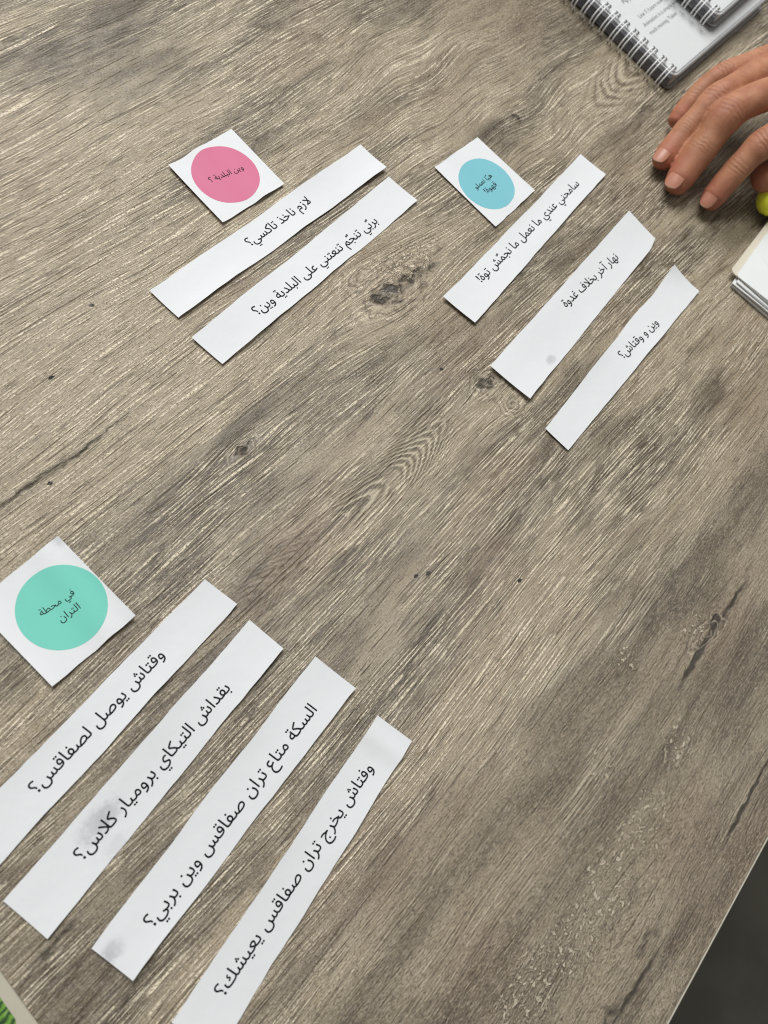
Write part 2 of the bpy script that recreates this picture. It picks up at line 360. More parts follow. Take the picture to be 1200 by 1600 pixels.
# ------------------------------------------------------------------ Arabic lettering: contextual glyph forms, right to left
FORMS = {}
LIG = {}
for cp in list(range(0xFB50, 0xFC00)) + list(range(0xFE70, 0xFEFD)):
    d = unicodedata.decomposition(chr(cp)).split()
    if not d: continue
    if len(d) == 2: FORMS.setdefault(chr(int(d[1], 16)), {})[d[0][1:-1]] = chr(cp)
    elif len(d) == 3 and d[1] == '0644': LIG[(chr(int(d[2], 16)), d[0][1:-1])] = chr(cp)
SHADDA = '\u0651'
def shape(text):
    """logical string -> glyphs in visual order, left to right"""
    base = []
    for ch in text:
        if ch == SHADDA and base: base[-1][1] = ch
        else: base.append([ch, ''])
    def links_next(ch): return ch in FORMS and 'initial' in FORMS[ch]
    def links_prev(ch): return ch in FORMS and 'final' in FORMS[ch]
    out = []; i = 0
    while i < len(base):
        ch, mk = base[i]
        prev = i > 0 and links_next(base[i - 1][0]) and links_prev(ch)
        if ch == '\u0644' and i + 1 < len(base) and (base[i + 1][0], 'isolated') in LIG:
            out.append(LIG[(base[i + 1][0], 'final' if prev else 'isolated')]); i += 2; continue
        nxt = i + 1 < len(base) and links_next(ch) and links_prev(base[i + 1][0])
        form = {(0, 0): 'isolated', (0, 1): 'initial', (1, 1): 'medial', (1, 0): 'final'}[(int(prev), int(nxt))]
        g = FORMS.get(ch, {}).get(form, ch)
        out.append(g)
        if mk: out.append(mk)
        i += 1
    return ''.join(reversed(out))
from mathutils.geometry import delaunay_2d_cdt
def glyph_mesh(body, weight=0.0):
    """outlines of the lettering, filled by winding number (overlapping strokes and counters both come out right)"""
    cu = bpy.data.curves.new('lettering', 'FONT'); cu.body = body; cu.size = 1.0; cu.resolution_u = 3; cu.offset = weight; cu.fill_mode = 'NONE'
    o = bpy.data.objects.new('lettering', cu); COL.objects.link(o)
    bpy.context.view_layer.update()
    me = bpy.data.meshes.new_from_object(o.evaluated_get(bpy.context.evaluated_depsgraph_get()))
    pts = [Vector((v.co.x, v.co.y)) for v in me.vertices]; edges = [tuple(e.vertices) for e in me.edges]
    bpy.data.objects.remove(o); bpy.data.curves.remove(cu); bpy.data.meshes.remove(me)
    vs, _, fs, _, _, _ = delaunay_2d_cdt(pts, edges, [], 0, 1e-6)
    nxt = {}
    for p, q in edges: nxt.setdefault(p, []).append(q); nxt.setdefault(q, []).append(p)
    seen = set(); A, B = [], []
    for st_ in range(len(pts)):                       # walk each outline in its own point order
        if st_ in seen or st_ not in nxt: continue
        cur, loop = st_, [st_]; seen.add(st_)
        while True:
            c = [q for q in nxt[cur] if q not in seen]
            if not c: break
            cur = st_ + 1 if (cur == st_ and st_ + 1 in c) else c[0]
            seen.add(cur); loop.append(cur)
        A += loop; B += loop[1:] + loop[:1]
    P = np.array([tuple(p) for p in pts]); a0, b0 = P[A], P[B]
    cen = np.array([[sum(vs[i].x for i in f) / len(f), sum(vs[i].y for i in f) / len(f)] for f in fs])
    wind = np.zeros(len(fs), int)
    for k in range(0, len(fs), 400):
        cx, cy = cen[k:k + 400, 0:1], cen[k:k + 400, 1:2]
        side = (b0[:, 0] - a0[:, 0]) * (cy - a0[:, 1]) - (cx - a0[:, 0]) * (b0[:, 1] - a0[:, 1])
        upw = (a0[:, 1] <= cy) & (b0[:, 1] > cy) & (side > 0); dnw = (a0[:, 1] > cy) & (b0[:, 1] <= cy) & (side < 0)
        wind[k:k + 400] = upw.sum(1) - dnw.sum(1)
    fs = [tuple(f) for f, w_ in zip(fs, wind) if w_ != 0]
    return vs, fs
def lettering(lines, mat, parent, origin, zf, name='printed_text', weight=0.0, ysc=1.0, shaped=True, gap=.00007):
    """lines: (text, left end of baseline, right end of baseline) in mm world; laid on the sheet by zf(x, y)"""
    V, Fc = [], []
    for text, A, B in lines:
        vs, fs = glyph_mesh(shape(text) if shaped else text)
        x0 = min(v.x for v in vs); x1 = max(v.x for v in vs)
        A = Vector(A[:2]) * MM; B = Vector(B[:2]) * MM; d = (B - A); L = d.length; d.normalize(); pn = Vector((-d.y, d.x))
        s = L / (x1 - x0)
        for k in range(5 if weight > 0 else 1):              # heavier ink: the outline spread by a hair to each side
            o = len(V); ox, oy = ((0, 0), (1, 1), (-1, 1), (1, -1), (-1, -1))[k]
            for v in vs:
                p = A + d * ((v.x - x0 + ox * weight) * s) + pn * ((v.y + oy * weight) * s * ysc)
                V.append((p.x - origin[0], p.y - origin[1], zf(p.x, p.y) + gap + k * .000006))
            Fc += [tuple(i + o for i in f) for f in fs]
    me = bpy.data.meshes.new(name); me.from_pydata(V, [], Fc); me.materials.append(mat)
    me.update()
    if sum(p.normal.z for p in me.polygons) < 0: me.flip_normals()
    o = bpy.data.objects.new(name, me); COL.objects.link(o); o.parent = parent
    return o

# ------------------------------------------------------------------ paper sheets
def sheet(name, corners, lift, mat_fn, ns=60, nt=14, seed=0, wob=.25, th=.00011, edge=None):
    """corners in mm (far-left, far-right, near-right, near-left). s runs near -> far, t right -> left."""
    FL, FR, NR, NL = [Vector(c[:2]) * MM for c in corners]
    cen = (FL + FR + NR + NL) / 4
    def xy(s, t): return NR.lerp(FR, s).lerp(NL.lerp(FL, s), t)
    ax = ((FL + FR) - (NL + NR)) / 2; ay = ((NL + FL) - (NR + FR)) / 2
    det = ax.x * ay.y - ax.y * ay.x
    def st(x, y):
        p = Vector((x, y)) - xy(0, 0); s = (p.x * ay.y - p.y * ay.x) / det; t = (ax.x * p.y - ax.y * p.x) / det
        for _ in range(3):
            e = Vector((x, y)) - xy(s, t); s += (e.x * ay.y - e.y * ay.x) / det; t += (ax.x * e.y - ax.y * e.x) / det
        return s, t
    def z_st(s, t): return (.00025 + max(0.0, lift(s, t)) * MM)
    def zf(x, y):
        s, t = st(x, y); return z_st(min(1, max(0, s)), min(1, max(0, t)))
    V = []; 
    for layer in (0, 1):
        for i in range(ns + 1):
            for j in range(nt + 1):
                s, t = i / ns, j / nt
                p = xy(s, t)
                k = (abs(t - .5) * 2) ** 6
                wv = (mn.noise(Vector((s * 5, round(t) * 9.3 + seed, seed * 1.7))) * 1.0 + mn.noise(Vector((s * 22, round(t) * 5.3, seed * 3.1))) * .35) * wob * 2.3 * MM * k
                if edge: wv += edge(s, t) * MM
                p = p + ay.normalized() * wv
                V.append((p.x - cen.x, p.y - cen.y, z_st(s, t) - layer * th))
    Fc = []; m = nt + 1; off = (ns + 1) * m
    for i in range(ns):
        for j in range(nt):
            a = i * m + j
            Fc.append((a, a + m, a + m + 1, a + 1)); Fc.append((a + off, a + off + 1, a + off + m + 1, a + off + m))
    rim = [i * m for i in range(ns)] + [ns * m + j for j in range(nt)] + [i * m + nt for i in range(ns, 0, -1)] + [j for j in range(nt, 0, -1)]
    for a, b in zip(rim, rim[1:] + rim[:1]): Fc.append((a, a + off, b + off, b))
    o = mesh_obj(name, V, Fc, mat_fn(cen), loc=(cen.x, cen.y, 0))
    me = o.data
    # sharp rim
    for p in me.polygons[2 * ns * nt:]: p.use_smooth = False
    bmx = bmesh.new(); bmx.from_mesh(me); bmesh.ops.recalc_face_normals(bmx, faces=bmx.faces)
    for e in bmx.edges:
        if len(e.link_faces) == 2 and e.calc_face_angle(0) > .8: e.smooth = False
    bmx.to_mesh(me); bmx.free()
    return o, cen, zf
def bumpf(x, c, w): return math.exp(-((x - c) / w) ** 2)
def waves(seed, amp):
    ph = random.Random(seed)
    a, b, c, d = [ph.uniform(0, 6.28) for _ in range(4)]
    def f(s, t):
        return amp * 2.0 * abs(2 * s - 1) ** 5 * (.3 + .7 * math.sin(a * 3) ** 2) + amp * 2.2 * (.5 + .35 * math.sin(s * 7 + a + t * 1.2) + .22 * math.sin(s * 15 + b - t * 2) ) * (.55 + .45 * (2 * t - 1) ** 2 + .25 * math.sin(s * 4 + c))
    return f
def sm(name, *sl):
    return lambda cen: paper_material(name, [(x - cen.x * 1000, y - cen.y * 1000, su, sv, st, r) for (x, y, su, sv, st, r) in sl])
PINKG, CYANG, TEALG = 'paper strips under the pink circle card', 'paper strips under the blue circle card', 'paper strips under the mint circle card'
def far(c, dirn, L):   # helper for strips that leave the frame
    d = Vector(dirn).normalized() * L
    return (c[0] + d.x, c[1] + d.y, 0)

STRIPS = [
 (PINKG, 'white paper strip beside the pink card, with the short three word question', [(-144.2,309.4,0.0), (-124.9,309.0,0.0), (-132.2,157.2,0.0), (-150.7,157.6,0.0)],
  lambda s, t, f=waves(1, .55): f(s, t) + .5 * bumpf(t, 0, .3) * (s > .0) * .6, (), 'لازم ناخذ تاكسي؟', (-137.8,213.4,0.0), (-136.0,258.4,0.0)),
 (PINKG, 'white paper strip second from the pink card, with a long question', [(-120.5,305.8,0.0), (-100.1,306.9,0.0), (-101.9,154.5,0.0), (-120.7,154.0,0.0)],
  lambda s, t, f=waves(2, .5): f(s, t) + .9 * bumpf(s, .14, .10) * bumpf(t, 1, .9), (), 'بربّي تنجّم تنعتني على البلدية وين؟', (-108.5,186.1,0.0), (-105.4,278.4,0.0)),
 (CYANG, 'white paper strip beside the blue card, text ending in an exclamation mark', [(-55.9,420.5,0.0), (-36.5,421.4,0.0), (-31.1,270.1,0.0), (-52.5,268.9,0.0)],
  lambda s, t, f=waves(3, .5): f(s, t) + .8 * bumpf(s, .55, .3) * bumpf(t, 0, .5), (), 'سامحني عندي ما نعمل ما نجمّش توة!', (-43.6,294.9,0.0), (-43.5,400.8,0.0)),
 (CYANG, 'widest white paper strip, with a bent corner and a tiny grey smudge', [(-10.9,408.3,0.0), (13.8,407.9,0.0), (17.0,256.8,0.0), (-9.3,255.9,0.0)],
  lambda s, t, f=waves(4, .6): f(s, t) + 2.2 * bumpf(s, 1, .20) * t + 1.0 * bumpf(s, .35, .25) * bumpf(t, 1, .5),
  ((12.2,286.9, 2.6, 4.2, .55, 0),), 'نهار آخر بخلاف غدوة', (-0.4,321.5,0.0), (3.4,376.8,0.0)),
 (CYANG, 'narrow white paper strip with one curled corner, farthest from the blue card', [(30.5,400.0,0.0), (52.3,400.6,0.0), (49.6,249.6,0.0), (33.2,250.1,0.0)],
  lambda s, t, f=waves(5, .5): f(s, t) + 3.0 * max(0, (s - .86) / .14) ** 2 * t ** 2 + .3, (), 'وين و وقتاش؟', (42.3,321.0,0.0), (45.3,359.0,0.0)),
 (TEALG, 'white paper strip beside the mint card, its lower end outside the picture', [(-37.5,74.3,0.0), (-20.2,75.6,0.0), None, (.55, -131)],
  lambda s, t, f=waves(6, .5): f(s, t) + .5 * bumpf(s, .75, .2) * bumpf(t, 0, .4), (), 'وقتاش يوصل لصفاقس؟', (-25.8,-26.1,0.0), (-27.2,40.6,0.0)),
 (TEALG, 'white paper strip with a smeared grey stain across its last word', [(-12.0,74.2,0.0), (6.8,74.7,0.0), (11.8,-56.8,0.0), (-8.3,-57.2,0.0)],
  lambda s, t, f=waves(7, .5): f(s, t) + .7 * bumpf(s, .48, .16) * bumpf(t, 1, .5),
  ((-2.0,-20.8, 5.2, 9.0, .50, 8), (-1.6,-14.2, 4.2, 7.0, .42, 10), (8.8,-21.3, 4, 6, .22, 0)), 'بقداش التيكاي بروميار كلاس؟', (3.1,-32.4,0.0), (1.6,48.1,0.0)),
 (TEALG, 'white paper strip with a grey thumb mark on its blank lower end', [(19.0,81.2,0.0), (41.0,82.5,0.0), (44.7,-49.0,0.0), (25.8,-50.1,0.0)],
  lambda s, t, f=waves(8, .55): f(s, t) + .5 * bumpf(s, .7, .2) * bumpf(t, 0, .5),
  ((32.5,-46.7, 3.6, 5.0, .50, 0), (32.8,-49.4, 2.6, 3.2, .3, 0)), 'السكة متاع تران صفاقس وين بربي؟', (38.4,-33.2,0.0), (34.4,65.0,0.0)),
 (TEALG, 'white paper strip with a crease at its top end, farthest from the mint card', [(55.7,80.3,0.0), (74.1,82.0,0.0), None, (9.0, -131)],
  lambda s, t, f=waves(9, .45): f(s, t) + 1.1 * max(0, 1 - abs(s - .935) / .05) + .4 * bumpf(s, .7, .2) * bumpf(t, 0, .4), (), 'وفتاش يخرج تران صفاقس يعيشك؟', (74.4,-34.6,0.0), (68.0,62.6,0.0)),
]
for i, (grp, lab, c, lift, smu, text, A, B) in enumerate(STRIPS):
    if c[2] is None:
        d = c[3]; c = [c[0], c[1], (c[1][0] + d[0] + 1.5, c[1][1] + d[1], 0), (c[0][0] + d[0], c[0][1] + d[1], 0)]
    ed = None
    if i == 3: ed = lambda s, t: -.0 + (1.6 * bumpf(s, 1.0, .03) * (t < .4) * (1 - t / .4))
    if i == 4: ed = lambda s, t: -1.2 * bumpf(s, .80, .10) * t ** 3
    o, cen, zf = sheet('paper_strip', c, lift, sm('strip_paper', *smu), seed=i * 3.7 + 1, edge=ed)
    tag(o, lab, 'paper strip', grp)
    lettering([(text, A, B)], INK, o, cen, zf, weight=.0065)

CARDS = [
 ('square white paper card with a pink circle', [(-192.8,259.0,0.0), (-152.5,255.2,0.0), (-155.4,212.2,0.0), (-195.5,216.1,0.0)], (.56, .145, .245), (-174.7,235.4,0.0),
  [('وين البلدية ؟', (-175.9,225.7,0.0), (-171.3,245.1,0.0))], (), lambda s, t, f=waves(11, .5): f(s, t) + .4, .003),
 ('square white paper card with a sky blue circle', [(-105.5,373.7,0.0), (-59.5,372.1,0.0), (-60.1,330.9,0.0), (-108.1,333.6,0.0)], (.175, .445, .50), (-81.5,351.0,0.0),
  [('هيّا نعملو', (-83.0,342.7,0.0), (-82.3,358.0,0.0)), ('قهوة!', (-77.3,345.6,0.0), (-76.7,355.5,0.0))], (), lambda s, t, f=waves(12, .5): f(s, t) + .3, .003),
 ('square white paper card with a mint green circle, one corner greyed', [(-92.4,47.5,0.0), (-46.9,44.4,0.0), (-50.0,4.4,0.0), (-94.5,7.3,0.0)], (.155, .52, .42), (-70.1,28.3,0.0),
  [('في محطة', (-73.0,20.6,0.0), (-70.2,35.2,0.0)), ('التران', (-66.0,23.8,0.0), (-64.5,32.7,0.0))], ((-91.2,46.0, 3.5, 2.6, .45, 0),), lambda s, t, f=waves(13, .5): f(s, t) + .6 * bumpf(t, 0, .5), .001),
]
RC = .0521 * .33
for lab, c, col, cc, lines, smu, lift, wgt in CARDS:
    o, cen, zf = sheet('circle_card', c, lift, sm('card_paper', *smu), ns=26, nt=26, seed=len(lab), wob=.15)
    tag(o, lab, 'card', 'paper cards with a coloured circle')
    cx, cy = cc[0] * MM, cc[1] * MM
    V = [(cx - cen.x, cy - cen.y, zf(cx, cy) + .00005)]; Fc = []; NA = 96; NR_ = 14
    for k in range(1, NR_ + 1):
        for a in range(NA):
            x = cx + RC * k / NR_ * math.cos(a * 2 * math.pi / NA); y = cy + RC * k / NR_ * math.sin(a * 2 * math.pi / NA)
            V.append((x - cen.x, y - cen.y, zf(x, y) + .00005))
    for a in range(NA):
        b = (a + 1) % NA; Fc.append((0, 1 + a, 1 + b))
        for k in range(NR_ - 1): Fc.append((1 + k * NA + a, 1 + (k + 1) * NA + a, 1 + (k + 1) * NA + b, 1 + k * NA + b))
    mesh_obj('printed_circle', V, Fc, print_material('printed_colour', col), o)
    lettering(lines, INK, o, cen, zf, gap=.00011, weight=wgt)

# ------------------------------------------------------------------ wire bound notebooks
PAGE = paper_material('notebook_paper', tint=(.68, .68, .665))
PAGES_E = None
npg = NT('page_edges'); sepz = npg.t.nodes.new('ShaderNodeSeparateXYZ'); npg.t.links.new(npg.obj(), sepz.inputs[0])
lay = npg.noise(npg.comb(0.0, 0.0, npg.mul(sepz.outputs[2], 5200.0)), 1, 1)
PAGES_E = npg.out(color=npg.mix(lay, (.42, .42, .43), (.72, .72, .71)), rough=.7)
WIRE = simple('white_coated_wire', (.84, .84, .84), .35, .02, 300)
BLACKC = simple('dark_cover_card', (.045, .045, .052), .5, .1, 300)
ncl = NT('clear_plastic_cover'); CLEAR = ncl.out(color=(.62, .64, .66), rough=.18, alpha=.10, spec=.6)
ngc = NT('frosted_back_cover'); GAP_DARK = simple('dark_spine_gap', (.10, .10, .11), .5, .15, 300)  # second material: darkness of the gap behind the wires, put into colour
GREYC = ngc.out(color=ngc.mix(ngc.noise(ngc.obj(), 60, 2), (.26, .27, .275), (.36, .37, .375)), rough=.25, spec=.6)
INKG = print_material('grey_print', (.10, .10, .11))

def notebook(loc, rz, label, Wd, Dp, th, lines, seed):
    """local frame: x along the wire spine (negative = away from the end corner at 0), y away from the spine"""
    nb_ = tag(empty('wire_bound_notebook', loc, rz), label, 'notebook', 'wire bound notebooks lying one on the other')
    bm = bmesh.new(); add_slab(bm, rounded_poly([(-Wd, .0035), (.0012, .0035), (.0012, Dp + .001), (-Wd, Dp + .001)], [.003, .004, .004, .003]), .0006, .0014)
    bm_obj('back_cover', bm, GREYC, nb_)
    bm = bmesh.new(); add_slab(bm, rounded_poly([(-Wd, .0048), (-.0010, .0048), (-.0010, Dp - .001), (-Wd, Dp - .001)], [.003, .004, .004, .003]), .0016, th - .0012)
    bm_obj('page_block', bm, PAGES_E, nb_)
    # dark strip standing in for the shaded void behind the loops
    bm = bmesh.new(); add_slab(bm, [(-Wd, .0022), (-.002, .0022), (-.002, .0052), (-Wd, .0052)], .0018, th - .0022)
    bm_obj('spine_gap_dark', bm, GAP_DARK, nb_)
    # front page with punched slots drawn as dark holes, slightly bowed at the corner
    out = rounded_poly([(-Wd, .0066), (-.0022, .0066), (-.0022, Dp - .002), (-Wd, Dp - .002)], [.003, .0045, .0045, .003])
    bm = bmesh.new(); add_slab(bm, out, th - .0008, th - .0004)
    fp = bm_obj('front_page', bm, PAGE, nb_)
    bm = bmesh.new(); add_slab(bm, rounded_poly([(-Wd, .0048), (.0004, .0048), (.0004, Dp), (-Wd, Dp)], [.003, .0045, .0045, .003]), th - .0002, th + .0001)
    bm_obj('clear_cover', bm, CLEAR, nb_)
    pitch_ = .00847; k = 0; hb = bmesh.new()
    rad_y, rad_z = .0082, (th * .5 + .0022)
    while True:
        x = -.0062 - k * pitch_
        if x < -Wd + .004: break
        wb = bmesh.new()
        for dx in (-.00125, .00125):
            pts = []
            for a in range(27):
                an = math.radians(-58 + a * (296 - 0) / 26)
                # start inside the hole on top, sweep over the spine edge, return underneath
                yy = .0030 + rad_y * math.cos(an) * .92; zz = th * .5 + .0009 + rad_z * math.sin(an)
                pts.append((x + dx + .0004 * math.sin(an), yy, max(.0007, zz)))
            add_tube(wb, pts, .00046, 7)
            hole = rounded_poly([(x + dx - .0009, .0086), (x + dx + .0009, .0086), (x + dx + .0009, .0116), (x + dx - .0009, .0116)], .0004, 3)
            hv = [hb.verts.new((p.x, p.y, th + .00016)) for p in hole]; hb.faces.new(hv)
        bm_obj('wire_loop', wb, WIRE, nb_, smooth=True)
        k += 1
    bm_obj('punched_holes', hb, BLACKC, nb_)
    V, Fc = [], []
    for text, x, y, size, wgt in lines:
        vs, fs = glyph_mesh(text, wgt); o = len(V)
        for v in vs: V.append((x - v.y * size, y + v.x * size, th - .00032))
        Fc += [tuple(i + o for i in f) for f in fs]
    if V:
        me = bpy.data.meshes.new('printed_text'); me.from_pydata(V, [], Fc); me.materials.append(INKG); me.update()
        if sum(p.normal.z for p in me.polygons) < 0: me.flip_normals()
        t = bpy.data.objects.new('printed_text', me); COL.objects.link(t); t.parent = nb_
    return nb_
notebook((-.0478, .5195, 0), math.radians(-2.5), 'larger white wire bound notebook with a clear cover, lying on the table', .21, .148, .0105,
         [('Appreciate', -.0600, .0225, .0062, .012), ('Line 7: Learn now and get', -.0455, .0235, .0044, 0), ('Animation is a simple way', -.0388, .0205, .0044, 0), ('much moving. Taken', -.0322, .0190, .0044, 0)], 1)
notebook((-.0545, .5830, .0125), math.radians(-1.5), 'smaller white wire bound notebook on top of the larger one', .15, .105, .0085, [], 2)

# ------------------------------------------------------------------ booklet on the right, marker, crumb, picture card
bk = tag(empty('booklet', (.0665, .4240, 0)), 'worn white booklet with a cream corner and splayed pages, under the lime marker', 'booklet')
CREAM = paper_material('cream_board', tint=(.62, .56, .45)); COVER = paper_material('booklet_cover', tint=(.70, .71, .69))
def leaf(name, outline, zf_, mat, th=.0003, grid=14):
    bm = bmesh.new(); add_slab(bm, outline, 0, th)
    bmesh.ops.subdivide_edges(bm, edges=[e for e in bm.edges if e.calc_length() > .01], cuts=6)
    for v in bm.verts: v.co.z += zf_(v.co.x, v.co.y)
    return bm_obj(name, bm, mat, bk)
for k in range(5):
    j = random.uniform(-.0016, .0016)
    leaf('page', rounded_poly([(-.0004 + j, -.0006 + k * .0002 + j), (.16, .004 + j), (.16, .20), (-.002 + j, .20)], .0006, 2), lambda x, y, k=k: .0004 + k * .0008 + .008 * max(0, x) * k + .0004 * math.sin(x * 90 + k * 2), PAGE, .00062)
leaf('cream_board', rounded_poly([(-.0075, .0035), (.16, .003), (.16, .21), (-.0075, .21)], [.0035, .001, .001, .001], 6), lambda x, y: .0044 + .02 * max(0, x), CREAM, .0008)
leaf('front_cover', rounded_poly([(-.0030, .0030), (.16, .0005), (.16, .21), (-.0068, .21)], [.0015, .001, .001, .001], 4), lambda x, y: .0058 + .02 * max(0, x) + -.0003 + .0020 * math.sin(y * 60 + x * 40) * min(1, abs(x) * 40), COVER, .0004)

nm = NT('lime_plastic'); LIME = nm.out(color=nm.mix(nm.noise(nm.obj(), 90, 2), (.90, .92, .045), (.93, .94, .09)), rough=.32, spec=.5)
mk = tag(empty('marker_pen', (0.0520,0.4929,0.0130)), 'lime yellow marker pen with a rounded end, held under the thumb', 'marker')
mk.rotation_euler = (0, math.radians(-8), math.radians(35))
bm = bmesh.new(); prof = [(0.0, .0001), (.0006, .004), (.002, .0068), (.0045, .0090), (.008, .0100), (.030, .0102), (.060, .0102), (.061, .0098)]
add_tube(bm, [(p[0] - .0100, 0, 0) for p in prof], [p[1] for p in prof], 28); bm_obj('barrel', bm, LIME, mk, smooth=True)
bm = bmesh.new(); prof = [(.0512, .0094), (.0514, .0106), (.090, .0100), (.093, .0085), (.094, .0001)]
add_tube(bm, [(p[0], 0, 0) for p in prof], [p[1] for p in prof], 28); bm_obj('cap', bm, BLACKC, mk, smooth=True)

bm = bmesh.new(); bmesh.ops.create_icosphere(bm, subdivisions=2, radius=.0016)
for v in bm.verts: v.co *= 1 + .3 * mn.noise(v.co * 900); v.co.z *= .6
tag(bm_obj('crumb', bm, BLACKC, loc=(-.0223, .6204, .0009), smooth=True), 'tiny black crumb on the table between notebook and hand', 'crumb')

ng = NT('leaf_picture_print'); wv = ng.t.nodes.new('ShaderNodeTexWave'); ng.put(wv.inputs['Vector'], ng.obj()); wv.inputs['Scale'].default_value = 130; wv.inputs['Distortion'].default_value = 9; wv.inputs['Detail'].default_value = 3
lv = ng.voro(ng.obj(), 260); gcol = ng.mix(wv.outputs['Fac'], (.012, .045, .016), (.14, .30, .035))
gcol = ng.mix(ng.step(ng.noise(ng.obj(), 170, 2), .56, .68), gcol, (.55, .60, .50))
LEAFP = ng.out(color=gcol, rough=.4)
pc = tag(empty('picture_card', (0.0180,-0.0746,0.0016), math.radians(-10.2)), 'cream bordered card with a green leaf picture at the table corner by the strips', 'picture card')
bm = bmesh.new(); add_slab(bm, rounded_poly([(-.07, -.13), (.08, -.13), (.08, 0), (-.07, 0)], .003), .0003 - .0016, 0, .0003)
bm_obj('card_border', bm, paper_material('cream_card', tint=(.44, .40, .315)), pc)
bm = bmesh.new(); add_slab(bm, rounded_poly([(-.060, -.12), (.0075, -.12), (.0075, -.0042), (-.060, -.0042)], .004), -.0002, .00005)
bm_obj('leaf_picture', bm, LEAFP, pc)

# ------------------------------------------------------------------ the hand
def crom(pts, n):
    P = [Vector(p) for p in pts]; P = [P[0] * 2 - P[1]] + P + [P[-1] * 2 - P[-2]]; out = []
    for i in range(1, len(P) - 2):
        for k in range(n):
            t = k / n; a, b, c, d = P[i - 1:i + 3]
            out.append(.5 * ((2 * b) + (c - a) * t + (2 * a - 5 * b + 4 * c - d) * t * t + (3 * b - a - 3 * c + d) * t ** 3))
    out.append(P[-2]); return out
def lerp_prof(prof, s):
    for (a, ra), (b, rb) in zip(prof, prof[1:]):
        if s <= b:
            t = (s - a) / (b - a); t = max(0, min(1, t)); t = t * t * (3 - 2 * t); return ra + (rb - ra) * t
    return prof[-1][1]
DIG = {
 'pinky':  ([(-27.6, 494.0, 8.2), (-28.4, 504.6, 16.0), (-28.0, 516.4, 24.0), (-24.1, 526.9, 30.0), (-15.8, 544.9, 35.0), (-8.0, 562, 37)], [(0, 5.6), (4, 6.3), (14, 6.5), (20, 6.6), (28, 6.3), (40, 7.4), (55, 7.4), (80, 9)], (-.5, -.25, .8)),
 'ring':   ([(-17.0, 457.7, 7.4), (-17.9, 475.4, 17.0), (-18.1, 486.6, 26.0), (-17.2, 499.2, 33.2), (-12.2, 517.4, 37.6), (-5.6, 538.7, 41.0), (2, 556, 42)], [(0, 6.5), (4, 7.3), (14, 7.5), (22, 7.9), (32, 7.2), (46, 8.5), (60, 7.9), (78, 8.4), (110, 10)], (-.42, -.35, .84)),
 'middle': ([(-.7, 449.4, 7.8), (-2.8, 463.7, 18.0), (-3.8, 473.5, 27.0), (-5.4, 483.7, 36.2), (-2.0, 498.7, 41.5), (5.1, 516.1, 45.0), (14, 540, 45)], [(0, 7.4), (4, 8.4), (14, 8.7), (23, 9.2), (32, 8.7), (46, 9.9), (58, 9.1), (78, 9.4), (110, 11)], (-.40, -.40, .82)),
 'index':  ([(22.2, 459.3, 7.3), (21.2, 468.3, 17.0), (21.0, 477.2, 26.5), (21.6, 485.6, 35.0), (25.3, 497.9, 41.5), (33, 522, 43)], [(0, 6.4), (4, 7.3), (14, 7.6), (22, 7.9), (30, 7.7), (40, 8.9), (52, 8.5), (80, 10.5)], (-.30, -.45, .84)),
 'thumb':  ([(37.2, 491.0, 20.5), (50, 508, 27), (60, 530, 30), (72, 566, 33)], [(0, 9.0), (5, 10.4), (16, 10.8), (30, 9.6), (60, 12), (90, 15)], (.6, -.5, .6)),
}
hb = bmesh.new(); LINES = {}
for nm_, (pts, prof, up) in DIG.items():
    C = crom(pts, 14); s = 0; arc = [0]
    for a, b in zip(C, C[1:]): s += (b - a).length; arc.append(s)
    LINES[nm_] = (C, arc, prof, Vector(up).normalized())
    rr_ = []; path = []
    t0 = (C[0] - C[1]).normalized(); r_tip = prof[0][1]
    for k in range(8):                                   # rounded tip
        a = k / 8 * math.pi / 2
        path.append(C[0] + t0 * (r_tip * (math.cos(a)) * .80)); rr_.append(max(.3, r_tip * math.sin(a)))
    for c, a in zip(C, arc): path.append(c); rr_.append(lerp_prof(prof, a))
    add_tube(hb, [p * MM for p in path], [r * 1.03 * MM for r in rr_], 20)
# back of the hand, wrist and forearm: ellipses swept along the arm
axis_w = Vector((45, -40, 6)).normalized()
secs = [((9, 541, 41), 30, 9.5), ((16, 549, 41.5), 36, 12), ((30, 565, 42), 40, 14), ((48, 586, 42), 37, 15), ((66, 607, 42), 31, 16), ((84, 627, 44), 30, 18), ((120, 668, 52), 34, 24), ((190, 748, 66), 42, 34), ((200, 759, 68), 30, 22)]
rings = []
for (c, a_, b_) in secs:
    c = Vector(c); dirv = Vector((.66, .75, 0)); wv_ = axis_w; nz = Vector((0, 0, 1))
    rings.append([hb.verts.new((c + wv_ * a_ * math.cos(k * math.pi / 16) + nz * b_ * math.sin(k * math.pi / 16)) * MM) for k in range(32)])
for A, B in zip(rings, rings[1:]):
    for k in range(32): hb.faces.new((A[k], A[(k + 1) % 32], B[(k + 1) % 32], B[k]))
hb.faces.new(rings[0][::-1]); hb.faces.new(rings[-1])
bmesh.ops.recalc_face_normals(hb, faces=hb.faces)
me = bpy.data.meshes.new('tmp'); hb.to_mesh(me); hb.free()
tmp = bpy.data.objects.new('tmp', me); COL.objects.link(tmp)
md = tmp.modifiers.new('r', 'REMESH'); md.mode = 'VOXEL'; md.voxel_size = .00075
ms = tmp.modifiers.new('s', 'SMOOTH'); ms.iterations = 9; ms.factor = .5
bpy.context.view_layer.update()
hm = bpy.data.meshes.new_from_object(tmp.evaluated_get(bpy.context.evaluated_depsgraph_get()))
bpy.data.objects.remove(tmp)
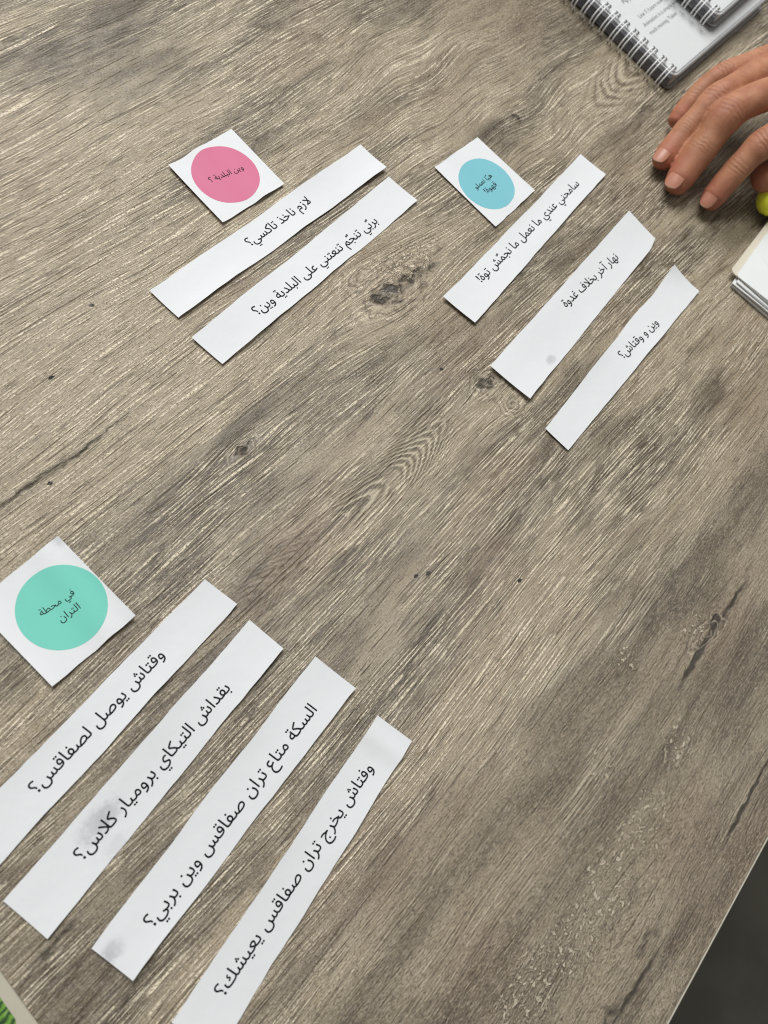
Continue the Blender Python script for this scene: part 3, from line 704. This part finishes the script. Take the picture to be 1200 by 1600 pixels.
# creases on the joints, faint tendon relief
from mathutils.kdtree import KDTree
kd = KDTree(sum(len(v[0]) for v in LINES.values())); idx = []
for nm_, (C, arc, prof, up) in LINES.items():
    for c, a in zip(C, arc): kd.insert(c * MM, len(idx)); idx.append((nm_, a, c))
kd.balance()
JOINT = {'pinky': (17, 38), 'ring': (23, 46), 'middle': (24, 47), 'index': (22, 41), 'thumb': (26, 60)}
CRE = [0.0] * len(hm.vertices)
hm.update(); nrm = [v.normal.copy() for v in hm.vertices]
for v in hm.vertices:
    if v.co.y > .555: continue
    _, i, dist = kd.find(v.co); nm_, a, c = idx[i]; up = LINES[nm_][3]
    dv = (v.co / MM - c); 
    if dv.length < 1e-6: continue
    dors = max(0, dv.normalized().dot(up))
    # arc position refined by projecting on the local tangent
    C, arc, prof, _u = LINES[nm_]
    j = min(range(len(arc)), key=lambda q: abs(arc[q] - a)); tg = (C[min(j + 1, len(C) - 1)] - C[max(j - 1, 0)]).normalized()
    ar = a + dv.dot(tg); disp = 0
    for jn, jo in enumerate(JOINT[nm_]):
        wav_ = 1.1 * mn.noise(Vector((v.co.x * 260, v.co.y * 40, jo)))
        for q, amp in ((-3.0, .26), (-.8, .42), (1.5, .36), (4.0, .24)):
            disp -= amp * (1.0 if jn else .6) * math.exp(-((ar - jo - q - wav_) / .55) ** 2)
    disp *= dors ** 1.2
    CRE[v.index] = min(1.0, -disp * 2.6) if disp < 0 else 0.0
    disp += .12 * mn.noise(v.co * 140) 
    v.co += nrm[v.index] * disp * MM
for p in hm.polygons: p.use_smooth = True
ns = NT('skin'); S = ns.t.nodes.new('ShaderNodeVectorMath'); S.operation = 'SCALE'; ns.t.links.new(ns.obj(), S.inputs[0]); S.inputs['Scale'].default_value = 1000.0; S = S.outputs[0]
hc = Vector((20, 500, 0))
def ball(p, r):
    d = ns.t.nodes.new('ShaderNodeVectorMath'); d.operation = 'DISTANCE'; ns.t.links.new(S, d.inputs[0]); d.inputs[1].default_value = (p[0] - hc.x, p[1] - hc.y, p[2])
    return ns.m('EXPONENT', ns.m('MULTIPLY', ns.mul(d.outputs['Value'], d.outputs['Value']), -1.0 / (r * r)))
sk = ns.mix(ns.step(ns.noise(S, .10, 3, .55), .3, .7), (.325, .132, .070), (.425, .195, .108))
sk = ns.mix(ns.mul(ns.step(ns.noise(S, .9, 3, .6), .50, .75), .30), sk, (.27, .098, .055))
for nm_, (C, arc, prof, up) in LINES.items():
    sk = ns.mix(ns.mul(ball(C[0] + Vector((0, 0, 0)), 12), .72), sk, (.40, .125, .078))
    jo = JOINT[nm_][1]; j = min(range(len(arc)), key=lambda q: abs(arc[q] - jo)); sk = ns.mix(ns.mul(ball(C[j] + up * prof[2][1], 6.5), .25), sk, (.35, .125, .076))
    jo = JOINT[nm_][0]; j = min(range(len(arc)), key=lambda q: abs(arc[q] - jo)); sk = ns.mix(ns.mul(ball(C[j] + up * prof[2][1], 6), .30), sk, (.41, .22, .11))
ca = hm.attributes.new('crease', 'FLOAT', 'POINT'); ca.data.foreach_set('value', CRE)
qa = ns.t.nodes.new('ShaderNodeAttribute'); qa.attribute_name = 'crease'
sk = ns.mix(ns.mul(qa.outputs['Fac'], .55), sk, (.20, .070, .040))
fine = ns.voro(S, 1.5); fb_ = ns.add(ns.mul(fine.outputs['Distance'], .6), ns.noise(S, 1.4, 3, .6), ns.mul(ns.noise(S, .42, 3, .6), 1.6))
SKIN = ns.out(color=sk, rough=.56, spec=.32, normal=ns.bump(fb_, .45, .00026), sss=.16)
ns.b.inputs['Subsurface Radius'].default_value = (1.0, .35, .2); ns.b.inputs['Subsurface Scale'].default_value = .0025
hm.materials.clear(); hm.materials.append(SKIN)
for v in hm.vertices: v.co -= hc * MM
person = bpy.data.objects.new('person', hm); COL.objects.link(person); person.location = hc * MM
tag(person, 'bare hand with fingertips resting on the table, thumb on the lime marker', 'person')
nn = NT('fingernail'); NAIL = nn.out(color=nn.mix(nn.noise(nn.obj(), 300, 2), (.40, .170, .108), (.47, .215, .145)), rough=.36, spec=.4)
nt_ = NT('nail_edge'); NAILE = nt_.out(color=(.50, .31, .22), rough=.3)
for nm_ in ('ring', 'middle', 'index'):
    C, arc, prof, up = LINES[nm_]
    t0 = (C[0] - C[2]).normalized(); up = (up - t0 * up.dot(t0)).normalized(); sd = t0.cross(up)
    R = prof[1][1] * 1.02; L = R * 1.12; V = []; Fc = []; NU, NV = 14, 16
    for i in range(NU + 1):
        for j in range(NV + 1):
            u = i / NU; v = j / NV * 2 - 1
            hw = .98 * (1 - .10 * (1 - u)) * math.sqrt(max(0, 1 - (abs(2 * u - 1) ** 3) * (.50 if u < .5 else .90)))
            ph = v * hw * math.radians(44)
            along = (R * .62) - u * L + (1 - v * v) * (1.1 * (1 - u) - 2.3 * u * u)
            cpt = C[0] + t0 * along
            rad = (prof[0][1] * 1.03 + .10 - .9 * max(0, along / R) ** 2 + .022 * max(0, -along) ** 1.3)
            p = cpt + (up * math.cos(ph) + sd * math.sin(ph)) * rad - hc
            V.append(p * MM)
    for i in range(NU):
        for j in range(NV):
            a = i * (NV + 1) + j; Fc.append((a, a + 1, a + NV + 2, a + NV + 1))
    o = mesh_obj('fingernail', V, Fc, NAIL, person); o.data.materials.append(NAILE)
    sol = o.modifiers.new('t', 'SOLIDIFY'); sol.thickness = .0007; sol.offset = 0.0
    for p in o.data.polygons:
        if p.index < NV * 1: p.material_index = 1
